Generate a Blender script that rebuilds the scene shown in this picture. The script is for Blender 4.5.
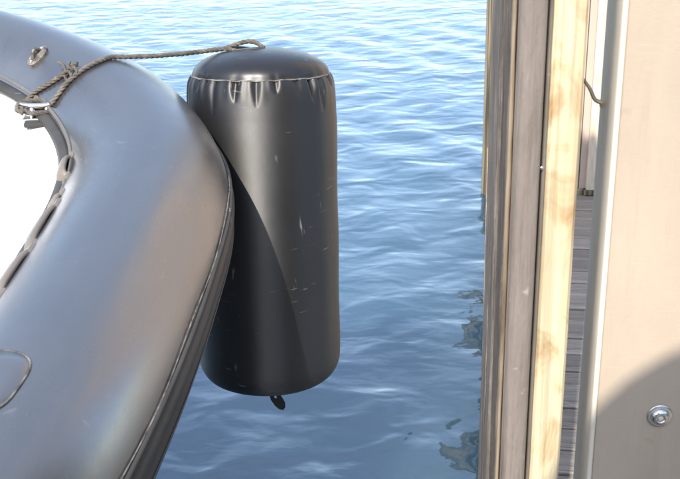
import bpy, bmesh, math, random
from mathutils import Vector, Matrix, noise
from mathutils.bvhtree import BVHTree
R = math.radians
rnd = random.Random(7)
for o in list(bpy.data.objects): bpy.data.objects.remove(o)
scene = bpy.context.scene
COL = scene.collection

# ------------------------------------------------------------------ camera
EYE = Vector((0, 0, 1.7)); PITCH = R(22); ROLL = R(-1.45); FPX = 1040.0
fw = Vector((0, math.cos(PITCH), -math.sin(PITCH)))
rt0 = Vector((1, 0, 0)); up0 = Vector((0, math.sin(PITCH), math.cos(PITCH)))
RT = rt0 * math.cos(ROLL) + up0 * math.sin(ROLL)
UP = -rt0 * math.sin(ROLL) + up0 * math.cos(ROLL)
cd = bpy.data.cameras.new('camera'); cam = bpy.data.objects.new('camera', cd); COL.objects.link(cam)
M3 = Matrix((RT, UP, -fw)).transposed()
cam.matrix_world = Matrix.Translation(EYE) @ M3.to_4x4()
cd.sensor_width = 36; cd.lens = FPX / 680 * 36; cd.clip_start = .02; cd.clip_end = 3000
cd.dof.use_dof = True; cd.dof.focus_distance = 2.0; cd.dof.aperture_fstop = 18.0
scene.camera = cam

# ------------------------------------------------------------------ sky, sun, exposure
SUN_AZ = R(15.4); SUN_EL = R(42)         # sun stands behind the viewer, a little to the left
to_sun = Vector((-math.sin(SUN_AZ) * math.cos(SUN_EL), -math.cos(SUN_AZ) * math.cos(SUN_EL), math.sin(SUN_EL)))
w = bpy.data.worlds.new('World'); scene.world = w; w.use_nodes = True
nt = w.node_tree; bg = nt.nodes['Background']
sky = nt.nodes.new('ShaderNodeTexSky'); sky.sky_type = 'NISHITA'; sky.sun_disc = False
sky.sun_elevation = SUN_EL; sky.sun_rotation = R(180) + SUN_AZ
sky.air_density = 1.0; sky.dust_density = 1.0; sky.ozone_density = 1.0
# thin high cloud spread evenly over the whole sky
tcw = nt.nodes.new('ShaderNodeTexCoord'); mpw = nt.nodes.new('ShaderNodeMapping'); mpw.inputs['Scale'].default_value = (1, 1, 2.6)
nzw = nt.nodes.new('ShaderNodeTexNoise'); nzw.inputs['Scale'].default_value = 2.4; nzw.inputs['Detail'].default_value = 6; nzw.inputs['Roughness'].default_value = .6
rpw = nt.nodes.new('ShaderNodeValToRGB'); rpw.color_ramp.elements[0].position = .30; rpw.color_ramp.elements[0].color = (.60, .70, .84, 1)
rpw.color_ramp.elements[1].position = .75; rpw.color_ramp.elements[1].color = (2.1, 2.3, 2.55, 1)
adw = nt.nodes.new('ShaderNodeMix'); adw.data_type = 'RGBA'; adw.blend_type = 'ADD'; adw.inputs[0].default_value = 1.0
nt.links.new(tcw.outputs['Generated'], mpw.inputs[0]); nt.links.new(mpw.outputs[0], nzw.inputs['Vector']); nt.links.new(nzw.outputs['Fac'], rpw.inputs[0])
nt.links.new(sky.outputs[0], adw.inputs[6]); nt.links.new(rpw.outputs[0], adw.inputs[7]); nt.links.new(adw.outputs[2], bg.inputs[0])
bg.inputs[1].default_value = 0.15
sd = bpy.data.lights.new('sun', 'SUN'); sd.energy = 3.9; sd.angle = R(.53); sd.color = (1, .93, .83)
so = bpy.data.objects.new('sun', sd); COL.objects.link(so)
so.rotation_euler = to_sun.to_track_quat('Z', 'Y').to_euler(); so.location = (-2, -6, 8)
scene.view_settings.view_transform = 'Standard'; scene.view_settings.look = 'None'
scene.view_settings.exposure = 1.03; scene.view_settings.gamma = 1
scene.render.engine = 'CYCLES'

# ------------------------------------------------------------------ helpers
def ray(px, py): return fw + RT * ((px - 340) / FPX) - UP * ((py - 239.5) / FPX)
def on_z(px, py, z): v = ray(px, py); return EYE + v * ((z - EYE.z) / v.z)
def on_y(px, py, y): v = ray(px, py); return EYE + v * (y / v.y)

class MB:
    def __init__(s): s.v = []; s.f = []; s.sm = []
    def add(s, vs, fs, smooth=False):
        b = len(s.v); s.v += [tuple(x) for x in vs]
        for f in fs: s.f.append([i + b for i in f]); s.sm.append(smooth)
        return s
    def box(s, c, d, rot=None, bev=0.0):
        bm = bmesh.new(); bmesh.ops.create_cube(bm, size=1)
        for v in bm.verts: v.co = Vector((v.co.x * d[0], v.co.y * d[1], v.co.z * d[2]))
        if bev: bmesh.ops.bevel(bm, geom=bm.edges[:], offset=bev, segments=2, affect='EDGES', profile=.6)
        bm.verts.index_update()
        vs = [((rot @ v.co) if rot else v.co) + Vector(c) for v in bm.verts]
        s.add(vs, [[v.index for v in f.verts] for f in bm.faces]); bm.free(); return s
    def prism(s, sec, z0, z1, smooth=False, nz=1):
        n = len(sec); vs = []; fs = []
        for k in range(nz + 1):
            z = z0 + (z1 - z0) * k / nz
            vs += [(p[0], p[1], z) for p in sec]
        for k in range(nz):
            for i in range(n):
                j = (i + 1) % n; fs.append([k*n+i, k*n+j, (k+1)*n+j, (k+1)*n+i])
        s.add(vs, fs, smooth)
        b = len(s.v) - len(vs)
        s.f.append([b + i for i in range(n)][::-1]); s.sm.append(False)
        s.f.append([b + nz*n + i for i in range(n)]); s.sm.append(False); return s
    def tube(s, pts, r, n=10, caps=True, flat=1.0):
        pts = [Vector(p) for p in pts]; m = len(pts); vs = []; fs = []
        prev = None
        for i, p in enumerate(pts):
            t = (pts[min(i+1, m-1)] - pts[max(i-1, 0)]).normalized()
            if prev is None:
                a = t.orthogonal().normalized() if abs(t.z) > .95 else t.cross(Vector((0, 0, 1))).normalized()
            else: a = (prev - t * prev.dot(t)).normalized()
            prev = a; b = t.cross(a); rr = r(i / (m-1)) if callable(r) else r
            for k in range(n):
                th = 2*math.pi*k/n; vs.append(p + a*(rr*math.cos(th)) + b*(rr*flat*math.sin(th)))
        for i in range(m-1):
            for k in range(n):
                l = (k+1) % n; fs.append([i*n+k, i*n+l, (i+1)*n+l, (i+1)*n+k])
        if caps: fs.append(list(range(n))[::-1]); fs.append([(m-1)*n+k for k in range(n)])
        return s.add(vs, fs, True)
    def lathe(s, prof, origin, axis, n=48, close=False):
        axis = Vector(axis).normalized(); a = axis.orthogonal().normalized(); b = axis.cross(a)
        vs = []; fs = []
        for (r, h) in prof:
            for k in range(n):
                th = 2*math.pi*k/n
                vs.append(Vector(origin) + axis*h + a*(r*math.cos(th)) + b*(r*math.sin(th)))
        for i in range(len(prof)-1):
            for k in range(n):
                l = (k+1) % n; fs.append([i*n+k, i*n+l, (i+1)*n+l, (i+1)*n+k])
        s.add(vs, fs, True)
        if close:
            base = len(s.v) - len(vs)
            s.f.append([base+k for k in range(n)][::-1]); s.sm.append(False)
            s.f.append([base+(len(prof)-1)*n+k for k in range(n)]); s.sm.append(False)
        return s
    def build(s, name, mat, parent=None, fix=True):
        me = bpy.data.meshes.new(name); me.from_pydata(s.v, [], s.f); me.update()
        for p, q in zip(me.polygons, s.sm): p.use_smooth = q
        if fix:
            bm = bmesh.new(); bm.from_mesh(me); bmesh.ops.recalc_face_normals(bm, faces=bm.faces); bm.to_mesh(me); bm.free()
        if mat: me.materials.append(mat)
        o = bpy.data.objects.new(name, me); COL.objects.link(o)
        if parent: o.parent = parent; o.matrix_parent_inverse = Matrix.Translation(parent_world(parent)).inverted()
        return o
def parent_world(o):
    v = Vector(o.location)
    return v
def tag(o, label=None, cat=None, group=None, kind=None):
    if label: o['label'] = label
    if cat: o['category'] = cat
    if group: o['group'] = group
    if kind: o['kind'] = kind
    return o
def thing(name, label, cat, loc=(0, 0, 0), group=None):
    o = bpy.data.objects.new(name, None); COL.objects.link(o); o.location = loc; o.empty_display_size = .1
    return tag(o, label, cat, group)

# ------------------------------------------------------------------ materials
class Mat:
    def __init__(s, name, col=(.5, .5, .5), rough=.5, metal=0, spec=.5, **kw):
        s.m = bpy.data.materials.new(name); s.m.use_nodes = True; s.t = s.m.node_tree
        s.b = s.t.nodes['Principled BSDF']; s.n = s.t.nodes; s.l = s.t.links
        s.b.inputs['Base Color'].default_value = (*col, 1); s.b.inputs['Roughness'].default_value = rough
        s.b.inputs['Metallic'].default_value = metal; s.b.inputs['Specular IOR Level'].default_value = spec
        for k, v in kw.items(): s.b.inputs[k.replace('_', ' ')].default_value = v
    def co(s, scale=(1, 1, 1), rot=(0, 0, 0), kind='Object'):
        tc = s.n.new('ShaderNodeTexCoord'); mp = s.n.new('ShaderNodeMapping')
        mp.inputs['Scale'].default_value = scale; mp.inputs['Rotation'].default_value = rot
        s.l.new(tc.outputs[kind], mp.inputs[0]); return mp.outputs[0]
    def noise(s, co, scale, detail=4, rough=.55, dist=0):
        x = s.n.new('ShaderNodeTexNoise'); x.inputs['Scale'].default_value = scale
        x.inputs['Detail'].default_value = detail; x.inputs['Roughness'].default_value = rough
        x.inputs['Distortion'].default_value = dist; s.l.new(co, x.inputs['Vector']); return x.outputs['Fac']
    def wave(s, co, scale, dist=3, detail=3, d='X', kind='BANDS', ds=1):
        x = s.n.new('ShaderNodeTexWave'); x.wave_type = kind
        if kind == 'BANDS': x.bands_direction = d
        else: x.rings_direction = d
        x.inputs['Scale'].default_value = scale; x.inputs['Distortion'].default_value = dist
        x.inputs['Detail'].default_value = detail; x.inputs['Detail Scale'].default_value = ds
        s.l.new(co, x.inputs['Vector']); return x.outputs['Fac']
    def vor(s, co, scale, feat='DISTANCE_TO_EDGE'):
        x = s.n.new('ShaderNodeTexVoronoi'); x.feature = feat; x.inputs['Scale'].default_value = scale
        s.l.new(co, x.inputs['Vector']); return x.outputs['Distance']
    def ramp(s, fac, stops):
        x = s.n.new('ShaderNodeValToRGB'); e = x.color_ramp.elements
        while len(e) < len(stops): e.new(.5)
        for i, (p, c) in enumerate(stops):
            e[i].position = p; e[i].color = (*c, 1) if hasattr(c, '__len__') else (c, c, c, 1)
        s.l.new(fac, x.inputs[0]); return x.outputs[0]
    def math(s, op, a, b=None):
        x = s.n.new('ShaderNodeMath'); x.operation = op
        for i, v in enumerate((a, b)):
            if v is None: continue
            if isinstance(v, (int, float)): x.inputs[i].default_value = v
            else: s.l.new(v, x.inputs[i])
        return x.outputs[0]
    def mix(s, fac, a, b, mode='MIX'):
        x = s.n.new('ShaderNodeMix'); x.data_type = 'RGBA'; x.blend_type = mode
        for i, v in ((0, fac), (6, a), (7, b)):
            if isinstance(v, (int, float)): x.inputs[i].default_value = v if i == 0 else (v, v, v, 1)
            elif isinstance(v, tuple): x.inputs[i].default_value = (*v, 1)
            else: s.l.new(v, x.inputs[i])
        return x.outputs[2]
    def set(s, what, sock): s.l.new(sock, s.b.inputs[what]); return s
    def bump(s, h, dist, strength=1.0, prev=None):
        x = s.n.new('ShaderNodeBump'); x.inputs['Distance'].default_value = dist; x.inputs['Strength'].default_value = strength
        s.l.new(h, x.inputs['Height'])
        if prev: s.l.new(prev, x.inputs['Normal'])
        s.l.new(x.outputs[0], s.b.inputs['Normal']); return x.outputs[0]

# water: real swell is in the mesh, fine ripples in the normal
mw = Mat('harbour_water', (.002, .008, .014), .03, spec=.5, IOR=1.95, Subsurface_Weight=1.0, Subsurface_Scale=1.6, Subsurface_Radius=(.6, .9, 1.1))
mw.b.subsurface_method = 'BURLEY'
c1 = mw.co((.85, 1.2, 1), (0, 0, R(-10))); c2 = mw.co((.7, 1.4, 1), (0, 0, R(14)))
n1 = mw.noise(c1, 5.6, 1.5, .5, .4); n2 = mw.noise(c2, 15, 2, .5, .3); n3 = mw.noise(c2, 1.1, 1, .5)
pr = mw.bump(n3, .016)
pr = mw.bump(n1, .016, 1, pr); patch = mw.ramp(mw.noise(mw.co(), .8, 2), [(.35, .35), (.65, 1.0)])
mw.bump(mw.math('MULTIPLY', n2, patch), .0030, 1, pr)
mw.set('Base Color', mw.mix(mw.ramp(mw.noise(mw.co(), 1.3, 3), [(.3, 0), (.8, 1)]), (.030, .080, .132), (.038, .096, .152)))

# black tube fabric
def rubber(name, col, rough, scratch=.4, dust=.06, bscale=60, bump=.00012, coat=0.0, coat_ior=1.8, coat_rough=.26, spec=.5, wr=.0018):
    m = Mat(name, col, rough, spec=spec, Coat_Weight=coat, Coat_Roughness=coat_rough, Coat_IOR=coat_ior); co = m.co()
    d = m.ramp(m.noise(co, 5, 5, .65), [(.35, 0.0), (.8, 1.0)])
    streak = m.ramp(m.noise(m.co((30, 6, 3), (0, 0, .6)), 6, 3, .6), [(.60, 0.0), (.72, 1.0)])
    s1 = m.ramp(m.noise(m.co((14, 14, 1.6), (.5, .35, .3)), 8, 2, .5), [(.685, 0.0), (.76, 1.0)])
    s2 = m.ramp(m.noise(m.co((2.0, 2.0, 22), (-.2, .25, .8)), 9, 2, .5), [(.69, 0.0), (.77, 1.0)])
    gate = m.ramp(m.noise(co, 6, 3), [(.50, 0.0), (.62, 1.0)])
    s = m.math('MULTIPLY', m.math('MAXIMUM', s1, s2), gate)
    dusty = tuple(c + dust for c in col)
    c = m.mix(m.math('MULTIPLY', d, .8), col, (dusty[0]*1.05, dusty[1], dusty[2]*.93))
    c = m.mix(m.math('MULTIPLY', s, scratch), c, (.42, .38, .33))
    m.set('Base Color', c)
    m.set('Roughness', m.math('ADD', m.math('MULTIPLY', m.math('MAXIMUM', d, m.math('MULTIPLY', streak, .6)), .14), rough))
    if coat:
        sm = m.ramp(m.noise(m.co((2.2, 1, 1.5), (.3, 0, .5)), 3.5, 6, .65, .8), [(.32, coat_rough - .07), (.70, coat_rough + .14)])
        m.set('Coat Roughness', sm)
    p = m.bump(m.noise(m.co(), 14, 3, .6), wr)
    m.bump(m.noise(co, 420, 2), bump, 1, p)
    return m
mt = rubber('tube_fabric', (.018, .018, .020), .5, .10, .018, coat=1, coat_rough=.27, coat_ior=2.7, spec=.2)
mf = rubber('fender_rubber', (.004, .0034, .003), .50, .62, .005, spec=.85, wr=.0005, bump=.00004)
mf.b.inputs['IOR'].default_value = 1.6; mf.b.inputs['Anisotropic'].default_value = .82; mf.b.inputs['Anisotropic Rotation'].default_value = .25
tg = mf.n.new('ShaderNodeTangent'); tg.direction_type = 'RADIAL'; tg.axis = 'Z'; mf.l.new(tg.outputs[0], mf.b.inputs['Tangent'])
mf.b.inputs['IOR'].default_value = 1.62
mdome = rubber('fender_end_rubber', (.006, .006, .007), .30, .3, .005, spec=.6, wr=.0006, bump=.00004)
mstrake = rubber('strake_rubber', (.022, .021, .020), .42, .6, .05)
mtape = rubber('seam_tape', (.09, .085, .08), .40, .2, .05)
mseam = Mat('welt_worn_grey', (.20, .18, .16), .5)
mseam.set('Base Color', mseam.ramp(mseam.noise(mseam.co(), 60, 3), [(.35, (.04, .036, .032)), (.7, (.22, .20, .17))]))
mgel = Mat('white_gelcoat', (.80, .80, .80), .22)
mgel.set('Base Color', mgel.ramp(mgel.noise(mgel.co(), 3, 5), [(.3, (.76, .76, .76)), (.7, (.84, .84, .84))]))
mhandle = rubber('handle_rubber', (.11, .095, .08), .38, .4, .12)
mpad = Mat('worn_plastic', (.16, .14, .12), .45)
mpad.set('Base Color', mpad.ramp(mpad.noise(mpad.co(), 90, 4), [(.35, (.05, .042, .036)), (.65, (.20, .17, .14))]))
mpad.bump(mpad.noise(mpad.co(), 200, 3), .001)
mchrome = Mat('stainless_steel', (.62, .61, .59), .16, 1)
mchrome.set('Roughness', mchrome.ramp(mchrome.noise(mchrome.co(), 90, 3), [(.3, .12), (.7, .3)]))
mrope = Mat('weathered_rope', (.2, .17, .14), .8)
co = mrope.co()
rc = mrope.ramp(mrope.noise(co, 55, 5, .7), [(.3, (.045, .038, .032)), (.55, (.12, .103, .086)), (.75, (.24, .21, .18))])
mrope.set('Base Color', rc); mrope.bump(mrope.noise(mrope.co((1, 1, 1)), 900, 3), .0012)
mhull = Mat('grey_hull_paint', (.42, .43, .44), .3)
mhull.set('Base Color', mhull.ramp(mhull.noise(mhull.co(), 4, 5), [(.3, (.36, .37, .38)), (.7, (.46, .47, .48))]))

def timber(name, stops, sc=(18, 18, 1.2), rough=.7, bump=.0012, knots=None):
    m = Mat(name, (.4, .3, .2), rough); co = m.co(sc)
    g = m.noise(co, 3, 6, .6, .6); f = m.noise(m.co((sc[0]*6, sc[1]*6, sc[2]*2)), 3, 4, .6)
    c = m.ramp(g, stops)
    if knots:
        k = m.ramp(m.noise(m.co((1.6, 1.6, 1)), 9, 4, .65, 1.2), [(.50, 0.0), (.68, 1.0)])
        c = m.mix(m.math('MULTIPLY', k, .85), c, knots)
    c = m.mix(.35, c, m.ramp(f, [(.3, .45), (.7, 1.0)]), 'MULTIPLY')
    cr = m.ramp(m.noise(m.co((sc[0]*2.2, sc[1]*2.2, sc[2]*.7), (.02, .03, .4)), 3, 3, .5), [(.36, 1.0), (.40, 0.0)])
    c = m.mix(m.math('MULTIPLY', cr, .28 if knots else .6), c, tuple(v*.35 for v in stops[0][1]))
    m.set('Base Color', c); p = m.bump(f, bump); m.bump(g, bump*1.5, 1, p)
    return m
mpine = timber('pale_pine', [(.3, (.46, .37, .23)), (.5, (.58, .48, .31)), (.75, (.66, .57, .39))], (16, 16, .8), .65, .0008, (.34, .20, .08))
mgreyw = timber('weathered_grey_timber', [(.3, (.08, .066, .054)), (.5, (.19, .162, .138)), (.75, (.34, .30, .26))], (40, 40, 2), .85, .003)
mgroove = timber('dark_weathered_timber', [(.3, (.05, .042, .035)), (.5, (.13, .105, .085)), (.75, (.27, .23, .19))], (50, 50, 3), .9, .003)
mtan = timber('tan_timber', [(.3, (.12, .085, .05)), (.6, (.30, .235, .165)), (.8, (.44, .38, .30))], (20, 20, 2), .7, .001)
mfascia = timber('fascia_timber', [(.3, (.42, .30, .16)), (.6, (.56, .42, .24)), (.8, (.64, .51, .32))], (3, 1.2, 18), .75, .002)
mfascdark = timber('tarred_timber', [(.3, (.03, .032, .02)), (.6, (.06, .06, .036)), (.8, (.10, .09, .055))], (3, 1.2, 18), .8, .002)
mpile = timber('brown_pile_timber', [(.36, (.05, .045, .028)), (.47, (.10, .085, .05)), (.56, (.34, .26, .16)), (.75, (.44, .35, .24))], (7, 7, .3), .85, .004)
mbig = timber('shadow_pile_timber', [(.3, (.12, .095, .07)), (.55, (.20, .165, .125)), (.8, (.29, .25, .20))], (9, 9, .5), .85, .003)  # timber of the added shadow-casting pile
mrub = Mat('grey_rub_rail', (.25, .23, .21), .42)
co = mrub.co((3, 3, .7))
mrub.set('Base Color', mrub.mix(mrub.ramp(mrub.noise(mrub.co(), 45, 4, .6), [(.66, 0.0), (.74, 1.0)]),
         mrub.ramp(mrub.noise(co, 12, 5, .6), [(.3, (.16, .133, .114)), (.7, (.225, .192, .168))]), (.32, .28, .25)))
lk = mrub.b.inputs['Base Color'].links[0].from_socket
sk = mrub.ramp(mrub.noise(mrub.co((40, 40, 1.5)), 5, 5, .7), [(.48, 0.0), (.72, 1.0)])
c_ = mrub.mix(mrub.math('MULTIPLY', sk, .55), lk, (.09, .07, .055))
ns = mrub.ramp(mrub.noise(mrub.co((20, 20, 5), (.3, .2, 0)), 9, 3, .6), [(.68, 0.0), (.73, 1.0)])
mrub.set('Base Color', mrub.mix(mrub.math('MULTIPLY', ns, .5), c_, (.36, .32, .28)))
mrub.bump(mrub.noise(mrub.co((30, 30, 6)), 9, 5, .7), .0014)
malu = Mat('dull_aluminium', (.52, .50, .46), .5, .0, spec=.3)
malu.set('Base Color', malu.ramp(malu.noise(malu.co((4, 4, 1.5)), 4, 5, .7), [(.3, (.54, .48, .39)), (.7, (.70, .63, .52))]))
malu.bump(malu.noise(malu.co((30, 30, 2)), 8, 3), .0004)
mplate = Mat('beige_painted_plate', (.6, .5, .4), .55)
cc = mplate.noise(mplate.co((1, 1, .5)), 7, 5, .6)
dots = mplate.ramp(mplate.noise(mplate.co(), 30, 2, .5), [(.70, 0.0), (.78, 1.0)])
mplate.set('Base Color', mplate.mix(mplate.math('MULTIPLY', dots, .35), mplate.ramp(cc, [(.3, (.33, .268, .205)), (.7, (.40, .33, .255))]), (.28, .20, .10)))
st_ = mplate.ramp(mplate.noise(mplate.co((9, 9, .9)), 5, 5, .65), [(.50, 0.0), (.75, 1.0)])
sc_ = mplate.ramp(mplate.noise(mplate.co((3, 3, 60), (0, .5, 0)), 9, 2, .5), [(.70, 0.0), (.74, 1.0)])
lk = mplate.b.inputs['Base Color'].links[0].from_socket
c_ = mplate.mix(mplate.math('MULTIPLY', st_, .35), lk, (.29, .22, .15)); c_ = mplate.mix(mplate.math('MULTIPLY', sc_, .15), c_, (.55, .50, .42))
mplate.set('Base Color', c_)
mplate.set('Roughness', mplate.ramp(mplate.noise(mplate.co(), 6, 5, .7), [(.3, .42), (.7, .65)]))
mplate.bump(mplate.noise(mplate.co((1, 1, 1)), 160, 4, .7), .00035)
mcream = Mat('cream_wall_paint', (.70, .62, .55), .6)
mcream.set('Base Color', mcream.ramp(mcream.noise(mcream.co(), 3, 5), [(.3, (.42, .33, .27)), (.7, (.48, .385, .315))]))
mwhite = Mat('white_post_paint', (.8, .78, .74), .5)
mwhite.set('Base Color', mwhite.ramp(mwhite.noise(mwhite.co((12, 12, 2)), 5, 4), [(.35, (.50, .42, .31)), (.6, (.62, .54, .43))]))
mdark = Mat('dark_underside', (.03, .03, .028), .8)
mbrass = Mat('tarnished_latch', (.20, .18, .15), .45, .6)
mbrass.bump(mbrass.noise(mbrass.co(), 200, 3), .0006)
plank_mats = []
for i, k in enumerate((.85, 1.02, 1.22, .95)):
    plank_mats.append(timber('plank_timber_%s' % 'abcd'[i], [(.3, (.17*k, .15*k, .13*k)), (.55, (.29*k, .25*k, .205*k)), (.8, (.40*k, .36*k, .32*k))], (1.6, 28, 28), .85, .002))

# ------------------------------------------------------------------ water: one sheet to the horizon
def wave_z(x, y):
    f = 1.0 / (1.0 + max(0, math.hypot(x, y - 2) - 6) * .25)
    z = .0018 * math.sin(2*math.pi*(y*1.35 + x*.55) + 1.5*math.sin(x*1.7 + y*.6))
    z += .0013 * math.sin(2*math.pi*(y*2.6 - x*1.0) + 2.0*math.sin(x*2.3 - y*1.1) + 1)
    z += .0042 * math.sin(2*math.pi*(x*1.9 + y*.7) + 2.2*math.sin(y*2.1 + 1) + x)
    z += .0013 * math.sin(2*math.pi*(x*4.1 - y*1.3) + 2.4*math.sin(y*3.3 + x) + 2)
    z += .004 * noise.noise(Vector((x*1.0, y*1.5, 3.1)))
    z += .003 * noise.noise(Vector((x*3.1, y*4.6, 9.1)))
    return z * f
def axis_vals(lo, hi, step, far, grow=1.25):
    a = [lo + step*i for i in range(int((hi-lo)/step)+1)]
    s = step
    while a[-1] < far: s *= grow; a.append(a[-1] + s)
    s = step
    while a[0] > -far: s *= grow; a.insert(0, a[0] - s)
    return a
xs = axis_vals(-3.2, 1.2, .04, 900); ys = axis_vals(1.6, 11, .035, 900)
nx, ny = len(xs), len(ys)
mb = MB()
mb.v = [(x, y, wave_z(x, y)) for y in ys for x in xs]
mb.f = [[j*nx+i, j*nx+i+1, (j+1)*nx+i+1, (j+1)*nx+i] for j in range(ny-1) for i in range(nx-1)]
mb.sm = [True]*len(mb.f)
tag(mb.build('water', mw.m, fix=False), kind='structure')

# unseen dark bank added behind the viewer, hiding bright low sky from reflections
mblock = Mat('sky_block_foliage', (.05, .06, .03), .9)
mblock.set('Base Color', mblock.ramp(mblock.noise(mblock.co(), .5, 6, .7), [(.35, (.025, .032, .016)), (.65, (.07, .075, .04))]))
mb = MB(); NX, NY = 90, 24; vs = []
for j in range(NY+1):
    for i in range(NX+1):
        a = R(-205 + 230*i/NX) ; t = j/NY; rad = 34 + 60*t
        h = -.6 + 15*min(1, t*2.6)**.8 + 2.6*noise.noise(Vector((math.cos(a)*8, math.sin(a)*8, t*5)))*min(1, t*3) + 1.5*noise.noise(Vector((math.cos(a)*30, math.sin(a)*30, t*12)))*min(1, t*4)
        vs.append((rad*math.cos(a), rad*math.sin(a) - 4, h))
fs = [[j*(NX+1)+i, j*(NX+1)+i+1, (j+1)*(NX+1)+i+1, (j+1)*(NX+1)+i] for j in range(NY) for i in range(NX)]
tag(mb.add(vs, fs, True).build('sky_block_bank', mblock.m, fix=False), kind='structure')

# ------------------------------------------------------------------ inflatable boat
RT_ = .140
CL = [(-.98, -1.7, .68), (-.93, -1.15, .73), (-.85, -.6, .785), (-.68, -.05, .86), (-.513, .444, .925), (-.456, .668, .957), (-.403, .886, .989), (-.365, 1.082, 1.019),
      (-.34, 1.259, 1.046), (-.325, 1.419, 1.072), (-.317, 1.559, 1.095), (-.328, 1.684, 1.118), (-.368, 1.794, 1.141),
      (-.431, 1.891, 1.165), (-.517, 1.976, 1.188), (-.626, 2.05, 1.213), (-.76, 2.108, 1.237), (-.926, 2.148, 1.262), (-1.098, 2.183, 1.28), (-1.29, 2.205, 1.29)]
AXX = -1.48
CLf = CL + [(AXX, 2.212, 1.293)] + [(2*AXX - x, y, z) for x, y, z in reversed(CL)]
def smooth_path(pts, m):
    pts = [Vector(p) for p in pts]; q = [2*pts[0]-pts[1]] + pts + [2*pts[-1]-pts[-2]]; out = []
    for i in range(1, len(q)-2):
        a, b, c, d = q[i-1:i+3]
        for k in range(m):
            t = k/m; out.append(.5*((2*b)+(-a+c)*t+(2*a-5*b+4*c-d)*t*t+(-a+3*b-3*c+d)*t**3))
    out.append(pts[-1]); return out
SUB = 10
PATH = smooth_path(CLf, SUB)
for _ in range(10):
    PATH = [PATH[0]] + [(PATH[i-1] + PATH[i]*2 + PATH[i+1])/4 for i in range(1, len(PATH)-1)] + [PATH[-1]]
FR = []
for i, p in enumerate(PATH):
    t = (PATH[min(i+1, len(PATH)-1)] - PATH[max(i-1, 0)]).normalized()
    s = t.cross(Vector((0, 0, 1))).normalized(); FR.append((p, t, s, s.cross(t)))
def tube_pt(u, deg, off=0.0):
    """u: index along the tube (float), deg: angle round it, 0 = outboard, 90 = top, 180 = inboard"""
    i = min(int(u), len(FR)-2); f = u - i
    p = FR[i][0].lerp(FR[i+1][0], f); s = FR[i][2].lerp(FR[i+1][2], f).normalized(); u_ = FR[i][3].lerp(FR[i+1][3], f).normalized()
    a = R(deg); return p + (s*math.cos(a) + u_*math.sin(a)) * (RT_ + off)
U0 = 3 * SUB      # CL index of the fit's first points, u = CLindex*SUB
boat = thing('inflatable_boat', 'black inflatable boat with white deck, its bow tube beside the fender', 'boat', (AXX, .2, 0))
mb = MB(); n = 72; vs = []; fs = []
for i in range(len(FR)):
    for k in range(n): vs.append(tube_pt(i, 360*k/n) if i < len(FR)-1 else tube_pt(len(FR)-1.0001, 360*k/n))
for i in range(len(FR)-1):
    for k in range(n):
        l = (k+1) % n; fs.append([i*n+k, i*n+l, (i+1)*n+l, (i+1)*n+k])
fs.append(list(range(n))); fs.append([(len(FR)-1)*n+k for k in range(n)])
mb.add(vs, fs, True)
BVH = BVHTree.FromPolygons(mb.v, mb.f)
mb.build('buoyancy_tube', mt.m, boat)
def hit(px, py, off=0.0):
    d = ray(px, py).normalized(); loc, nor, idx, dist = BVH.ray_cast(EYE, d)
    if loc is None: return None
    if nor.dot(d) > 0: nor = -nor
    return loc + nor*off
def ribbon(u0, u1, sec, step=1.0, closed=True):
    """sweep a closed section of (deg, off) pairs along the tube"""
    us = []; u = u0
    while u < u1: us.append(u); u += step
    us.append(u1); m = len(sec); vs = []; fs = []
    for u in us: vs += [tube_pt(u, d, o) for d, o in sec]
    for i in range(len(us)-1):
        for k in range(m):
            l = (k+1) % m; fs.append([i*m+k, i*m+l, (i+1)*m+l, (i+1)*m+k])
    fs.append(list(range(m))[::-1]); fs.append([(len(us)-1)*m+k for k in range(m)])
    return MB().add(vs, fs, True)
UE = len(FR) - 1.001
# rubbing strake on the outboard side: ribbed band with a raised bead along its upper edge
sec = [(11, -.003), (11, .002)]
for j in range(33):
    d = 10 - 52*j/32; sec.append((d, .0045 + .0016*math.cos(j*math.pi/3.2)))
sec += [(-43, .002), (-43, -.003)]
st = ribbon(0, UE, sec, 1.0).build('rubbing_strake', mstrake.m, boat)
b = MB(); b.tube([tube_pt(u, 12 + 1.2*math.sin(u*.33), .0022) for u in [i*.8 for i in range(int(UE/.8))]], .0009, 8)
b.build('welt', mseam.m, st)
b = MB(); b.tube([tube_pt(u, -14, .006) for u in [i*.8 for i in range(int(UE/.8))]], .0014, 8)
b.build('welt', mstrake.m, st)
# seam tapes
def tape(u0, u1, d0, d1, mat=mt.m, th=.0012, name='seam_tape'):
    k = 6; sec = [(d0, -.002)] + [(d0 + (d1-d0)*j/k, th) for j in range(k+1)] + [(d1, -.002)]
    return ribbon(u0, u1, sec).build(name, mat, boat)
tape(0, UE, 146, 148.5, mtape.m, .0022)
tape(0, UE, 158, 176, mstrake.m, .0018)
# transverse joint bands round the tube
for u in (53,):
    sec = [(-8 + 150*j/40) for j in range(41)]
    mb = MB(); vs = []; fs = []
    for uu, oo in ((u-.01, -.002), (u, .0010), (u+3.2, .0010), (u+3.21, -.002)):
        vs += [tube_pt(uu, d, oo) for d in sec]
    for i in range(3):
        for k in range(40): fs.append([i*41+k, i*41+k+1, (i+1)*41+k+1, (i+1)*41+k])
    mb.add(vs, fs, True).build('joint_band', mt.m, boat)
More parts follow.
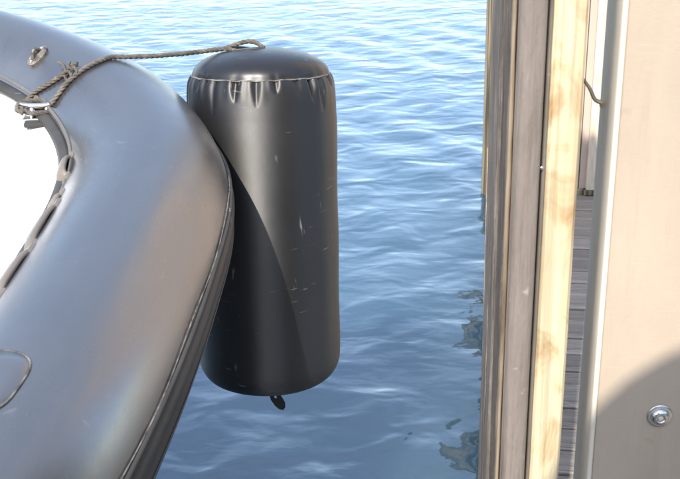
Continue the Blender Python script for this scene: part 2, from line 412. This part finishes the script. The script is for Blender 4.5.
# rounded patch glued to the near tube, with a worn edge
mb = MB(); cu, cdg = 66.2, 100; pts = []
for k in range(40):
    a = 2*math.pi*k/40; c, s = math.cos(a), math.sin(a)
    pts.append((cu + 2.7*math.copysign(abs(c)**.55, c), cdg - 24*math.copysign(abs(s)**.55, s)))
vs = [tube_pt(cu, cdg, .0022)]; fs = []
for r_, o_ in ((.33, .0022), (.66, .0022), (.97, .0022), (1.0, -.001)):
    vs += [tube_pt(cu+(u-cu)*r_, cdg+(d-cdg)*r_, o_) for u, d in pts]
for k in range(40):
    l = (k+1) % 40; fs.append([0, 1+k, 1+l])
    for q in range(3): fs.append([1+q*40+k, 1+(q+1)*40+k, 1+(q+1)*40+l, 1+q*40+l])
pt = mb.add(vs, fs, True).build('repair_patch', mt.m, boat)
MB().tube([tube_pt(u, d, .0012) for u, d in pts + pts[:1]], .0014, 6).build('patch_edge', mseam.m, pt)

# deck: white moulding between the tubes
half = [i for i in range(0, len(CL)*SUB+1)]
DA = 155
def deck_edge(u): return tube_pt(u, DA, -.004)
# denser near the rim
rows2 = []
fr = [0, .012, .03, .05, .08, .12, .2, .3, .42, .5]; fr = fr + [1-f for f in reversed(fr[:-1])]
for u in range(0, len(CL)*SUB, 2):
    e = deck_edge(u+.01); x1 = 2*AXX - e.x
    rows2.append([Vector((e.x + (x1-e.x)*f, e.y - (.0 if 0 < f < 1 else 0), e.z - .02*(1-math.exp(-min(f, 1-f)*abs(x1-e.x)/.05)))) for f in fr])
m = len(fr); vs = [v for r_ in rows2 for v in r_]
fs = [[i*m+j, i*m+j+1, (i+1)*m+j+1, (i+1)*m+j] for i in range(len(rows2)-1) for j in range(m-1)]
dk = MB().add(vs, fs, True).build('deck', mgel.m, boat)
# dark rubber flap that joins deck and tube
sec = [(149, -.004), (150, .010), (154, .020), (157, .021), (158, -.004)]
ribbon(0, UE, [(150, -.002), (151, .004), (154, .011), (157, .012), (160, -.002)]).build('deck_flange', mstrake.m, boat)
hc_ = on_z(-24, 208, 1.035)
hl = MB().lathe([(.064, .0), (.066, .004), (.063, .006), (.060, .0055), (.058, .001), (.056, .003), (.0001, .0045)], (hc_.x, hc_.y, 1.035), (0, .12, 1), 48).build('deck_hatch', mgel.m, boat)
th_ = MB().box((AXX, .35, .98), (1.25, .30, .045), None, .012).build('thwart_seat', mhull.m, boat)
for sx in (-.48, .48): MB().box((AXX + sx, .35, .90), (.05, .26, .115), None, .006).build('seat_support', mhull.m, boat)
# hull below the tubes
mb = MB(); vs = []; fs = []; cnt = 0
for u in range(0, len(CL)*SUB-6, 6):
    p, t, s, up_ = FR[u]; x0 = p.x - .05; x1 = 2*AXX - x0
    fy = max(0, (p.y - .6)/1.6); kz = -.12 + .95*fy**2.2
    top = p.z - .10
    pr = [(x0, top), (x0 - .10*(1-fy*.5), top - (top-kz)*.5), (AXX, kz), (x1 + .10*(1-fy*.5), top - (top-kz)*.5), (x1, top)]
    vs += [(a, p.y - .04, b) for a, b in pr]; cnt += 1
for i in range(cnt-1):
    for k in range(4): fs.append([i*5+k, i*5+k+1, (i+1)*5+k+1, (i+1)*5+k])
    fs.append([i*5+4, i*5, (i+1)*5, (i+1)*5+4])
fs.append([0, 1, 2, 3, 4]); fs.append([(cnt-1)*5+k for k in range(5)])
MB().add(vs, fs).build('hull', mhull.m, boat)

# grab handles along the inner shoulder of the tube
def handle(u0, u1, deg, h, wd, th=.006):
    k = 18; vs = []; fs = []
    for i in range(k+1):
        f = i/k; u = u0 + (u1-u0)*f; lift = h*(1 - (2*f-1)**4)
        for dd, oo in ((-wd, lift-th), (-wd, lift), (-wd*.5, lift+th*.35), (wd*.5, lift+th*.35), (wd, lift), (wd, lift-th)):
            vs.append(tube_pt(u, deg+dd, oo))
    for i in range(k):
        for q in range(6):
            l = (q+1) % 6; fs.append([i*6+q, i*6+l, (i+1)*6+l, (i+1)*6+q])
    fs.append(list(range(6))[::-1]); fs.append([k*6+q for q in range(6)])
    o = MB().add(vs, fs, True).build('grab_handle', mhandle.m, boat)
    for uu in (u0, u1):
        MB().add([tube_pt(uu+a, deg+b, c) for a, b, c in ((-.8, -wd*1.3, -.001), (.8, -wd*1.3, -.001), (.8, wd*1.3, -.001), (-.8, wd*1.3, -.001),
              (-.6, -wd*1.1, .004), (.6, -wd*1.1, .004), (.6, wd*1.1, .004), (-.6, wd*1.1, .004))],
              [(0,1,2,3),(4,5,6,7),(0,1,5,4),(1,2,6,5),(2,3,7,6),(3,0,4,7)]).build('handle_base', mhandle.m, o)
for u0, u1, h, dg in ((103.6, 110.2, .013, 150), (94.3, 97.0, .006, 143), (85.6, 93.4, .008, 138), (77.6, 84.6, .008, 135)):
    handle(u0, u1, dg, h, 5.0)

# pad eye on top of the far tube
pe = MB(); P0 = hit(38, 57); u_ = (hit(44, 50) - hit(32, 65)).normalized()
nn = (P0 - min((f[0] for f in FR), key=lambda c: (c-P0).length)).normalized(); sd_ = nn.cross(u_).normalized()
ro = Matrix((u_, sd_, nn)).transposed()
L = .026
sec = []; base = []
for k in range(28):
    a = 2*math.pi*k/28; base.append((L*math.copysign(abs(math.cos(a))**.8, math.cos(a)), .013*math.sin(a)))
vs = [P0 + ro @ Vector((x, y, -.002)) for x, y in base] + [P0 + ro @ Vector((x, y, .004)) for x, y in base] + [P0 + ro @ Vector((x*.8, y*.75, .0065)) for x, y in base]
fs = []
for q in range(2):
    for k in range(28): fs.append([q*28+k, q*28+(k+1)%28, (q+1)*28+(k+1)%28, (q+1)*28+k])
fs.append([56+k for k in range(28)])
pad = pe.add(vs, fs, False).build('pad_eye', mpad.m, boat)
MB().tube([P0 + ro @ Vector((-.012 + .024*k/14, 0, .006 + .011*math.sin(math.pi*k/14))) for k in range(15)], .0034, 10).build('eye_loop', mpad.m, pad)
for sx in (-.0175, .0175):
    MB().lathe([(.0001, .003), (.0028, .0028), (.0036, .001), (.0036, -.002)], P0 + ro @ Vector((sx, 0, .0055)), ro @ Vector((0, 0, 1)), 14).build('screw', mchrome.m, pad)

# mooring cleat at the deck edge
CP = on_z(41, 119, 1.217)
cax = (FR[134][1]).normalized(); cax = Vector((1, .12, 0)).normalized()
cz = Vector((0, 0, 1)); cs = cz.cross(cax)
ro = Matrix((cax, cs, cz)).transposed()
def C_(x, y, z): return CP + ro @ Vector((x, y, z))
mb = MB(); mb.box(C_(0, 0, .002), (.062, .03, .006), ro, .002)
cl = mb.build('mooring_cleat', mchrome.m, boat)
mb = MB()
for sx in (-.013, .013): mb.tube([C_(sx*1.4, 0, .003), C_(sx, 0, .012), C_(sx, 0, .024)], lambda t: .0075 - .002*t, 12)
mb.build('cleat_leg', mchrome.m, cl)
MB().tube([C_(-.034 + .068*k/16, 0, .024 + .006*abs(2*k/16-1)**2) for k in range(17)], lambda t: .0028 + .0042*math.sin(math.pi*min(max(t, .03), .97))**.6, 14, flat=.8).build('cleat_horn', mchrome.m, cl)
MB().box(C_(.010, -.002, -.004), (.074, .050, .009), ro, .003).build('cleat_pad', mdark.m, cl)

# ------------------------------------------------------------------ fender
FT = Vector((-.145, 1.986, 1.247)); FB = Vector((-.152, 1.905, .628))
AX = (FT - FB).normalized(); FL = (FT - FB).length
fa = (Vector((0, -1, 0)) - AX * Vector((0, -1, 0)).dot(AX)).normalized(); fb = AX.cross(fa)     # fa faces the viewer, fb to the right
fender = thing('boat_fender', 'black inflatable cylinder fender hanging from the rope beside the boat, crimped below its top seam', 'fender', (FB.x, FB.y, FB.z - .01))
frnd = random.Random(3)
cre = []; a = 0
while a < 2*math.pi - .12:
    cre.append((a, frnd.uniform(.5, 1.25), frnd.uniform(.018, .062), frnd.uniform(.038, .075))); a += frnd.uniform(.16, .33)
RF = .1458
def fpt(th, r, h): return FB + AX*h + fa*(r*math.cos(th)) + fb*(r*math.sin(th))
NS = 480; mb = MB(); vs = []
hs = []
SE = FL
prof = []                                  # (h, r) downwards from the seam
rs = .1325
for k in range(40):
    t = k/39; d = .075*t
    prof.append((SE - d, RF - .0085*math.exp(-d/.012) - .0040*math.exp(-d/.045)))
for k in range(1, 30): prof.append((SE - .075 - (SE - .075 - .055)*k/30, RF + .0006*math.sin(k*.5)))
for k in range(0, 17):
    a = math.pi/2*k/16; prof.append((.055 - .055*math.sin(a), RF - .047*(1-math.cos(a)) ))
prof += [(-.004, .085), (-.008, .06), (-.010, .03), (-.011, .0005)]
for (h, r) in prof:
    d = SE - h
    for k in range(NS):
        th = 2*math.pi*k/NS; rr = r
        if d < .075:
            q = 0
            for (a, am, ln, wd) in cre:
                x = (th - a + math.pi) % (2*math.pi) - math.pi
                if abs(x) < .3:
                    f = max(0, 1 - d/(ln*1.15))
                    e = math.exp(-(x/(wd*(.35+.65*f)))**2)
                    q += -am*.0060*f**.8*min(1, d/.003+.25)*e + am*.0020*f*math.exp(-((abs(x)-.085)/.05)**2)
            rr += q
        rr += .0007*noise.noise(Vector((math.cos(th)*2, math.sin(th)*2, h*6)))
        vs.append(fpt(th, rr, h))
m = len(prof)
fs = [[i*NS+k, i*NS+(k+1)%NS, (i+1)*NS+(k+1)%NS, (i+1)*NS+k] for i in range(m-1) for k in range(NS)]
mb.add(vs, fs, True).build('fender_body', mf.m, fender)
prof = []
for k in range(26):
    a = math.pi/2*k/25; prof.append((rs + .0008 if k == 0 else rs*math.cos(a)**.93, .050*math.sin(a) + .0004))
vs = []
for i, (r, h) in enumerate(prof):
    for k in range(NS):
        th = 2*math.pi*k/NS; q = 0; f = max(0, 1 - i/9)
        for (a, am, ln, wd) in cre:
            x = (th - a + math.pi) % (2*math.pi) - math.pi
            if abs(x) < .25: q += -am*.0012*f*math.exp(-(x/(wd*1.3))**2)
        vs.append(fpt(th, max(r + q, .0004), SE + h))
m = len(prof)
fs = [[i*NS+k, i*NS+(k+1)%NS, (i+1)*NS+(k+1)%NS, (i+1)*NS+k] for i in range(m-1) for k in range(NS)]
dm = MB().add(vs, fs, True).build('fender_dome', mdome.m, fender)
pts = []
for k in range(241):
    th = 2*math.pi*k/240; q = 0
    for (a, am, ln, wd) in cre:
        x = (th - a + math.pi) % (2*math.pi) - math.pi
        if abs(x) < .25: q += am*math.exp(-(x/(wd*1.5))**2)
    pts.append(fpt(th, rs + .0014 - .0012*q, SE + .0004 - .0016*q))
MB().tube(pts, .0017, 8, caps=False).build('seam_welt', mseam.m, fender)
# moulded lifting eye on the dome, a ring lying towards the boat
EC = FB + AX*(SE + .0455) + fb*(-.022) + fa*.004
mb = MB()
mb.tube([EC + fb*(.032*math.cos(t)) + fa*(.020*math.sin(t)) + AX*(.001 + .003*math.sin(t*2)) for t in [2*math.pi*k/32 for k in range(33)]], .0042, 10, caps=False, flat=.8)
mb.build('lifting_eye', mstrake.m, fender)
# tab below
TP = FB + AX*(-.004) + fa*.045 + fb*.008 - Vector((0, 0, .006))
mb = MB(); out = [(-.0095, .02), (-.0095, -.012), (-.006, -.026), (.002, -.040), (.010, -.048), (.018, -.050), (.0225, -.044), (.0225, -.034), (.016, -.020), (.0105, -.010), (.009, .02)]
hc = (.0035, -.020); hr = .0030; NH = len(out)
hole = []
for x, y in out:
    a = math.atan2(y-hc[1], x-hc[0]); hole.append((hc[0]+hr*math.cos(a), hc[1]+hr*1.5*math.sin(a)))
def tp(x, y, z): return TP + fb*x + Vector((0, 0, 1))*y + fa*z
vs = []
for z in (-.003, .003): vs += [tp(x, y, z) for x, y in out] + [tp(x, y, z) for x, y in hole]
fs = []
for k in range(NH):
    l = (k+1) % NH
    fs += [[k, l, NH+l, NH+k], [2*NH+k, 2*NH+l, 3*NH+l, 3*NH+k], [k, l, 2*NH+l, 2*NH+k], [NH+k, NH+l, 3*NH+l, 3*NH+k]]
mb.add(vs, fs).build('bottom_tab', mdark.m, fender)

# ------------------------------------------------------------------ rope (three laid strands)
def resample(pts, step):
    pts = smooth_path(pts, 14); out = [pts[0]]; acc = 0
    for a, b in zip(pts, pts[1:]):
        L = (b-a).length
        while acc + L >= step:
            f = (step-acc)/L; a = a.lerp(b, f); out.append(a.copy()); L = (b-a).length; acc = 0
        acc += L
    out.append(pts[-1]); return out
def laid(mb, path, r, pitch=.030, strands=3, phase=0.0, taper=False):
    P = resample(path, .0028); m = len(P); prev = None; fr = []
    for i, p in enumerate(P):
        t = (P[min(i+1, m-1)] - P[max(i-1, 0)]).normalized()
        if prev is None: a = t.orthogonal().normalized()
        else: a = (prev - t*prev.dot(t)).normalized()
        prev = a; fr.append((p, a, t.cross(a)))
    for s_ in range(strands):
        pts = []; d = 0
        for i, (p, a, b) in enumerate(fr):
            if i: d += (P[i]-P[i-1]).length
            th = 2*math.pi*(d/pitch + s_/strands) + phase; rr = r*.50
            pts.append(p + a*(rr*math.cos(th)) + b*(rr*math.sin(th)))
        mb.tube(pts, r*.54, 7)
    return mb
rr = .0046
EYE_C = EC + AX*.010
def off(v, px=0, py=0, dz=0): return v + RT*px*.0018 - UP*py*.0018
rope = thing('mooring_rope', 'weathered brown rope tied round the cleat, crossing the tube and ending in the fender eye', 'rope', tuple(CP))
eyeR = EC + fb*.010 + AX*.012; eyeL = EC - fb*.048 + AX*.004
def h_(x, y, o=rr*.95): return hit(x, y, o)
hang = []
A_ = h_(112, 59.5); 
for k in range(1, 8):
    f = k/8; hang.append(eyeL.lerp(A_, f) - Vector((0, 0, .004*math.sin(math.pi*f))))
main = [EC + fb*.030 + AX*.004 + fa*.002, EC + fb*.016 + AX*.014, EC + AX*.017, EC - fb*.022 + AX*.012, eyeL] + hang + [A_, h_(98, 64), h_(84, 71.5), h_(74, 79), h_(66, 87.5), h_(59, 96.5), h_(53, 105)]
cw = [C_(.030, .004, .020), C_(.016, -.012, .016), C_(-.008, -.013, .014), C_(-.026, -.006, .018), C_(-.034, .006, .026)]
back = [h_(30, 101, rr*1.3), h_(37, 93), h_(47, 87), h_(57, 81), h_(66, 75.5, rr*1.3), h_(73, 71, rr*2.2), h_(80, 69.5, rr*2.6)]
mb = MB(); laid(mb, main + cw + back, rr); mb.build('rope_strand', mrope.m, rope)
mb = MB(); laid(mb, [EC + fb*.032 + AX*.000 + fa*.004, EC + fb*.014 + fa*.014 + AX*.003, EC - fb*.016 + fa*.017 + AX*.001, EC - fb*.040 + fa*.010 + AX*.004, eyeL - fb*.018 - AX*.001], rr*.8)
mb.build('eye_splice', mrope.m, rope)
# turns round the cleat and the knot
mb = MB()
laid(mb, [C_(.024, .010, .024), C_(.006, .013, .030), C_(-.016, .012, .031), C_(-.033, .004, .030), C_(-.038, -.008, .022), C_(-.026, -.016, .016)], rr)
laid(mb, [C_(-.030, .012, .020), C_(-.008, .017, .022), C_(.014, .016, .022), C_(.033, .010, .024), C_(.038, -.002, .018)], rr*.95)
mb.build('cleat_turn', mrope.m, rope)
mb = MB()
K = h_(73, 76); kt = (h_(80, 72) - h_(66, 82)).normalized(); kn = (K - FR[136][0]).normalized(); kb = kn.cross(kt)
for q in (-.008, .004):
    laid(mb, [K + kt*(q + .005*math.sin(a)) + kb*(rr*1.9*math.cos(a)) + kn*(rr*1.5*math.sin(a) + rr*.6) for a in [2*math.pi*j/12 for j in range(12)]], rr*.62, .02)
laid(mb, [K + kn*rr*1.6, K + kb*.006 + kn*.010 - kt*.006, h_(65, 68, .008), h_(60, 66.5, .010)], rr*.6, .02)
laid(mb, [K + kn*rr*1.6 + kt*.004, K + kb*.012 + kn*.008 + kt*.004, h_(71, 65, .006)], rr*.5, .02)
mb.build('knot', mrope.m, rope)

# ------------------------------------------------------------------ dock
DZ = .40
A0 = on_z(483.8, 479, 0); B0 = on_z(488.6, 205, 0)
dd = Vector((B0.x - A0.x, B0.y - A0.y, 0)).normalized(); dn = Vector((dd.y, -dd.x, 0))      # along, to the right
O0 = Vector((A0.x, A0.y, 0))
def D_(along, across, z): return O0 + dd*along + dn*across + Vector((0, 0, z))
end_a = (B0 - O0); end_a.z = 0; LEND = end_a.length
drot = Matrix((dn, dd, Vector((0, 0, 1)))).transposed()
dock = thing('wooden_dock', 'weathered plank boardwalk running away behind the post, seen through the narrow gap', 'dock', tuple(D_(0, 0, 0)))
DW = 2.2; PP = .090
pm = []
for k in range(8):
    q = MB(); q.box((0, 0, 0), (DW, PP - .0065, .034), None, .0022); me = bpy.data.meshes.new('plank')
    me.from_pydata(q.v, [], q.f); me.update(); me.materials.append(plank_mats[k % 4].m); pm.append(me)
nS = -34; nE = int(LEND/PP)
for i in range(nS, nE):
    o = bpy.data.objects.new('plank', pm[rnd.randrange(8)]); COL.objects.link(o); o.parent = dock
    p = D_(i*PP + PP/2, DW/2 + rnd.uniform(-.004, .004) + .012, DZ - .017 + rnd.uniform(-.0015, .0015))
    o.location = p - dock.location; o.rotation_euler = (rnd.uniform(-.004, .004), rnd.uniform(-.001, .001), math.atan2(dn.y, dn.x) + rnd.uniform(-.002, .002))
def dbox(name, mat, a0, a1, c0, c1, z0, z1, bev=.003, parent=dock):
    return MB().box(D_((a0+a1)/2, (c0+c1)/2, (z0+z1)/2), (c1-c0, a1-a0, z1-z0), drot, bev).build(name, mat, parent)
a0_, a1_ = nS*PP, nE*PP
dbox('fascia_board', mfascdark.m, a0_, a1_, -.004, .034, .30, .363)
dbox('fascia_board', mfascia.m, a0_, a1_, -.014, .030, .225, .298)
dbox('fascia_board', mfascdark.m, a0_, a1_, -.004, .034, .14, .222)
dbox('fascia_board', mfascia.m, a0_, a1_, -.010, .030, .085, .137)
dbox('joist', mdark.m, a0_, a1_, .7, .75, .20, .362); dbox('joist', mdark.m, a0_, a1_, 1.5, 1.55, .20, .362)
a = a0_
while a < a1_ - .3:
    dbox('float', mdark.m, a + .05, min(a + 1.05, a1_), .04, DW - .05, -.25, .082, .03); a += 1.15

# far wall and post at the end of the boardwalk
WY = 0
wl = on_z(579, 195, DZ)                       # foot of the wall in the gap
al = (wl - O0).dot(dd)
wall = thing('cream_wall', 'cream boarded wall closing the far end of the boardwalk, upper part in sun', 'wall', tuple(D_(al + .05, 1, DZ)))
bw = .14
for k in range(14):
    c0 = .18 + k*bw
    MB().box(D_(al + .03, c0 + bw/2, DZ + 1.6), (bw - .003, .024, 3.2), drot, .002).build('panel', mcream.m, wall)
MB().box(D_(al + .075, .18 + 7*bw, DZ + 1.6), (14*bw, .06, 3.2), drot).build('wall_frame', mcream.m, wall)
MB().box(D_(al + .009, .18 + 7*bw, DZ + .010), (14*bw, .02, .02), drot, .003).build('bottom_trim', mpile.m, wall)
fp = on_z(590, 194, DZ)
wp = thing('white_post', 'slim white painted post standing before the cream wall, its foot in shadow', 'post', (fp.x, fp.y, DZ))
MB().box((fp.x, fp.y, DZ + 1.6), (.036, .036, 3.2), drot, .004).build('post_shaft', mwhite.m, wp)
MB().box((fp.x, fp.y, DZ + .012), (.052, .052, .020), drot, .003).build('post_foot', mpile.m, wp)

# far pile at the water end of the dock
pf = on_z(508.5, 192, 0)
pile = thing('timber_pile', 'brown timber pile standing in the water at the far corner of the dock', 'pile', (pf.x, pf.y, -.8))
sec = lambda r, n=20: [(pf.x + r*math.cos(2*math.pi*k/n)*(1+.035*math.sin(k*2.3)), pf.y + r*math.sin(2*math.pi*k/n)) for k in range(n)]
MB().prism(sec(.13, 28), -.8, 3.6, True, 10).build('pile_shaft', mpile.m, pile)
MB().lathe([(.14, 0), (.14, .02), (.1, .07), (.001, .10)], (pf.x, pf.y, 3.6), (0, 0, 1), 20).build('pile_cap', mdark.m, pile)

# ------------------------------------------------------------------ near gate post (boards, rub rail, pine timber)
YP = 1.05
def X240(px, y=YP): return on_y(px, 240, y).x
PT = EYE.z + 1.22; PB = DZ
gp = thing('dock_post', 'tall dock post of grey boards, grey rub rail and bright knotty pine timber', 'post', (X240(530), YP + .06, DZ - .9))
PB0 = -.5
xl = X240(503.6)
# side boards: the post's left face, 12 cm deep
def wobble(sec, amp, seed, z0, z1, nz, mat, name, par):
    mb = MB(); n = len(sec); vs = []; fs = []
    for k in range(nz+1):
        z = z0 + (z1-z0)*k/nz
        for i, (x, y) in enumerate(sec):
            vs.append((x + amp*noise.noise(Vector((seed, z*5, i*.7))) + amp*.5*noise.noise(Vector((seed+5, z*28, i*.9))), y + amp*noise.noise(Vector((seed+9, z*5, i*.7))), z))
    for k in range(nz):
        for i in range(n): fs.append([k*n+i, k*n+(i+1)%n, (k+1)*n+(i+1)%n, (k+1)*n+i])
    fs.append(list(range(n))[::-1]); fs.append([nz*n+i for i in range(n)])
    return mb.add(vs, fs).build(name, mat, par)
def rect(x0, x1, y0, y1, b=.002): return [(x0+b, y0), (x1-b, y0), (x1, y0+b), (x1, y1-b), (x1-b, y1), (x0+b, y1), (x0, y1-b), (x0, y0+b)]
# from front to back along the left face
wobble(rect(xl, xl+.030, YP+.005, YP+.046), .0009, 1, PB0, PT, 260, mgroove.m, 'side_board', gp)
wobble(rect(xl-.0022, xl+.030, YP+.050, YP+.082), .0012, 2, PB0, PT, 260, mgreyw.m, 'side_board', gp)
wobble(rect(xl-.0008, xl+.030, YP+.086, YP+.128), .0014, 3, PB0, PT, 260, mgreyw.m, 'side_board', gp)
wobble(rect(xl+.0005, xl+.0045, YP-.003, YP+.004, .0012), .0007, 4, PB0, PT+.001, 260, mtan.m, 'edge_strip', gp)
x0 = X240(509, YP); x1 = X240(537, YP-.012)
sec = [(x0, YP+.006), (x0, YP-.004)]
for k in range(15):
    a = math.pi*k/14; cx = (x0+x1)/2; hw = (x1-x0)/2
    sec.append((cx - hw*math.copysign(abs(math.cos(a))**.55, math.cos(a)), YP - .004 - .013*math.sin(a)**.7))
sec.append((x1, YP+.006))
MB().prism(sec[::-1], PB0, PT-.01, True, 60).build('rub_rail', mrub.m, gp)
xa = X240(537.5); xb = X240(541.5)
MB().prism(rect(xa+.0005, xb, YP-.002, YP+.03, .001), PB0, PT-.012, False, 4).build('rail_lip', mhandle.m, gp)
x2 = X240(542); x3 = X240(573.5)
wobble(rect(x2, x3, YP-.003, YP+.09, .003), .0006, 6, PB0, PT, 200, mpine.m, 'pine_timber', gp)
MB().prism(rect(xl+.032, x2-.001, YP+.008, YP+.124, .001), PB0, PT-.02).build('post_core', mgreyw.m, gp)
# screw heads in rail
for pz, px in ((168, 541.5),):
    q = on_y(px, pz, YP-.002)
    MB().lathe([(.0001, .002), (.002, .0016), (.0026, 0)], q, (0, -1, 0), 12).build('screw', mchrome.m, gp)

# ------------------------------------------------------------------ aluminium-edged panel with bolt
pn = thing('beige_panel', 'beige metal panel with an aluminium edge channel and one bolt, filling the right side', 'panel', (X240(660), YP, DZ))
xe = X240(604.5)
XR = xe + .62; TH = .004
sec = [(xe+.0015, YP-.004), (xe+.006, YP-.0055), (xe+.010, YP-.004), (xe+.010, YP+.000), (xe+.004, YP+.001), (xe+.004, YP+.058), (xe, YP+.058)]
# channel: rounded front corner, flange going back
sec = []
rc_ = .0031
for k in range(9):
    a = math.pi*k/8; sec.append((xe + rc_ - rc_*math.cos(a), YP - rc_*math.sin(a)))
sec += [(xe+2*rc_, YP+.002), (xe+.0035, YP+.004), (xe+.0035, YP+.060), (xe, YP+.060)]
MB().prism(sec[::-1], DZ+.002, PT, True, 40).build('edge_channel', malu.m, pn)
MB().prism(rect(xe+.0068, XR, YP+.0005, YP+.004, .0008), DZ+.002, PT).build('plate', mplate.m, pn)
MB().prism(rect(XR-.01, XR-.001, YP+.0045, YP+.06, .0008), DZ+.002, PT).build('edge_channel', malu.m, pn)
bc = on_y(659.3, 415.5, YP+.0005); fn = Vector((0, -1, 0))
mb = MB(); mb.lathe([(.0001, .0004), (.0148, .0004), (.0150, .0008), (.0144, .0018), (.0128, .0021), (.0100, .0021)], bc, fn, 40)
bt = mb.build('bolt_washer', mchrome.m, pn)
prof = [(.0112, .0018), (.0110, .0034), (.0098, .0058), (.0078, .0074), (.0056, .0080), (.0048, .0078), (.0046, .0050), (.0040, .0046), (.0001, .0046)]
MB().lathe(prof, bc, fn, 40).build('bolt_head', mchrome.m, bt)
MB().lathe([(.0036, .0046), (.0035, .0064), (.0028, .0068), (.0001, .0068)], bc, fn, 6).build('bolt_socket', malu.m, bt)
# bent latch tongue on the channel's flange
q0 = on_y(599.5, 102.5, YP+.055); q1 = on_y(595, 99.5, YP+.055); q2 = on_y(590, 89, YP+.055); q3 = on_y(583.5, 79.5, YP+.055)
q0.x = xe + .0005
MB().tube(smooth_path([q0 + Vector((.002, 0, 0)), q0, q1, q2, q3], 6), lambda t: .0046 - .0016*t, 10, flat=.6).build('latch_tongue', mbrass.m, pn)
MB().lathe([(.0001, .0022), (.003, .002), (.0038, 0)], q0 + Vector((0, 0, -.002)), (-1, 0, 0), 14).build('latch_rivet', mchrome.m, pn)

# ------------------------------------------------------------------ unseen pile added behind the viewer so its head shades the panel's lower corner
c = Vector((.063, -.65, 2.327))
mp = thing('shadow_pile', 'unseen domed pile added behind the viewpoint to cast the round shadow on the panel', 'pile', (c.x, -.65, DZ))
r_ = .300
MB().lathe([(r_*.95, DZ+.001), (r_*.95, c.z-.02), (r_*.93, c.z)], (c.x, -.65, 0), (0, 0, 1), 32).build('pile_shaft', mbig.m, mp)
MB().lathe([(r_*.80, c.z-.03)] + [(r_*math.cos(a), c.z + r_*math.sin(a)) for a in [R(-10) + R(100)*k/16 for k in range(17)]], (c.x, -.65, 0), (0, 0, 1), 40).build('pile_cap', mstrake.m, mp)
print('pile', c, 'dock', A0, B0, dd, 'latch', q3, 'cleat', CP)
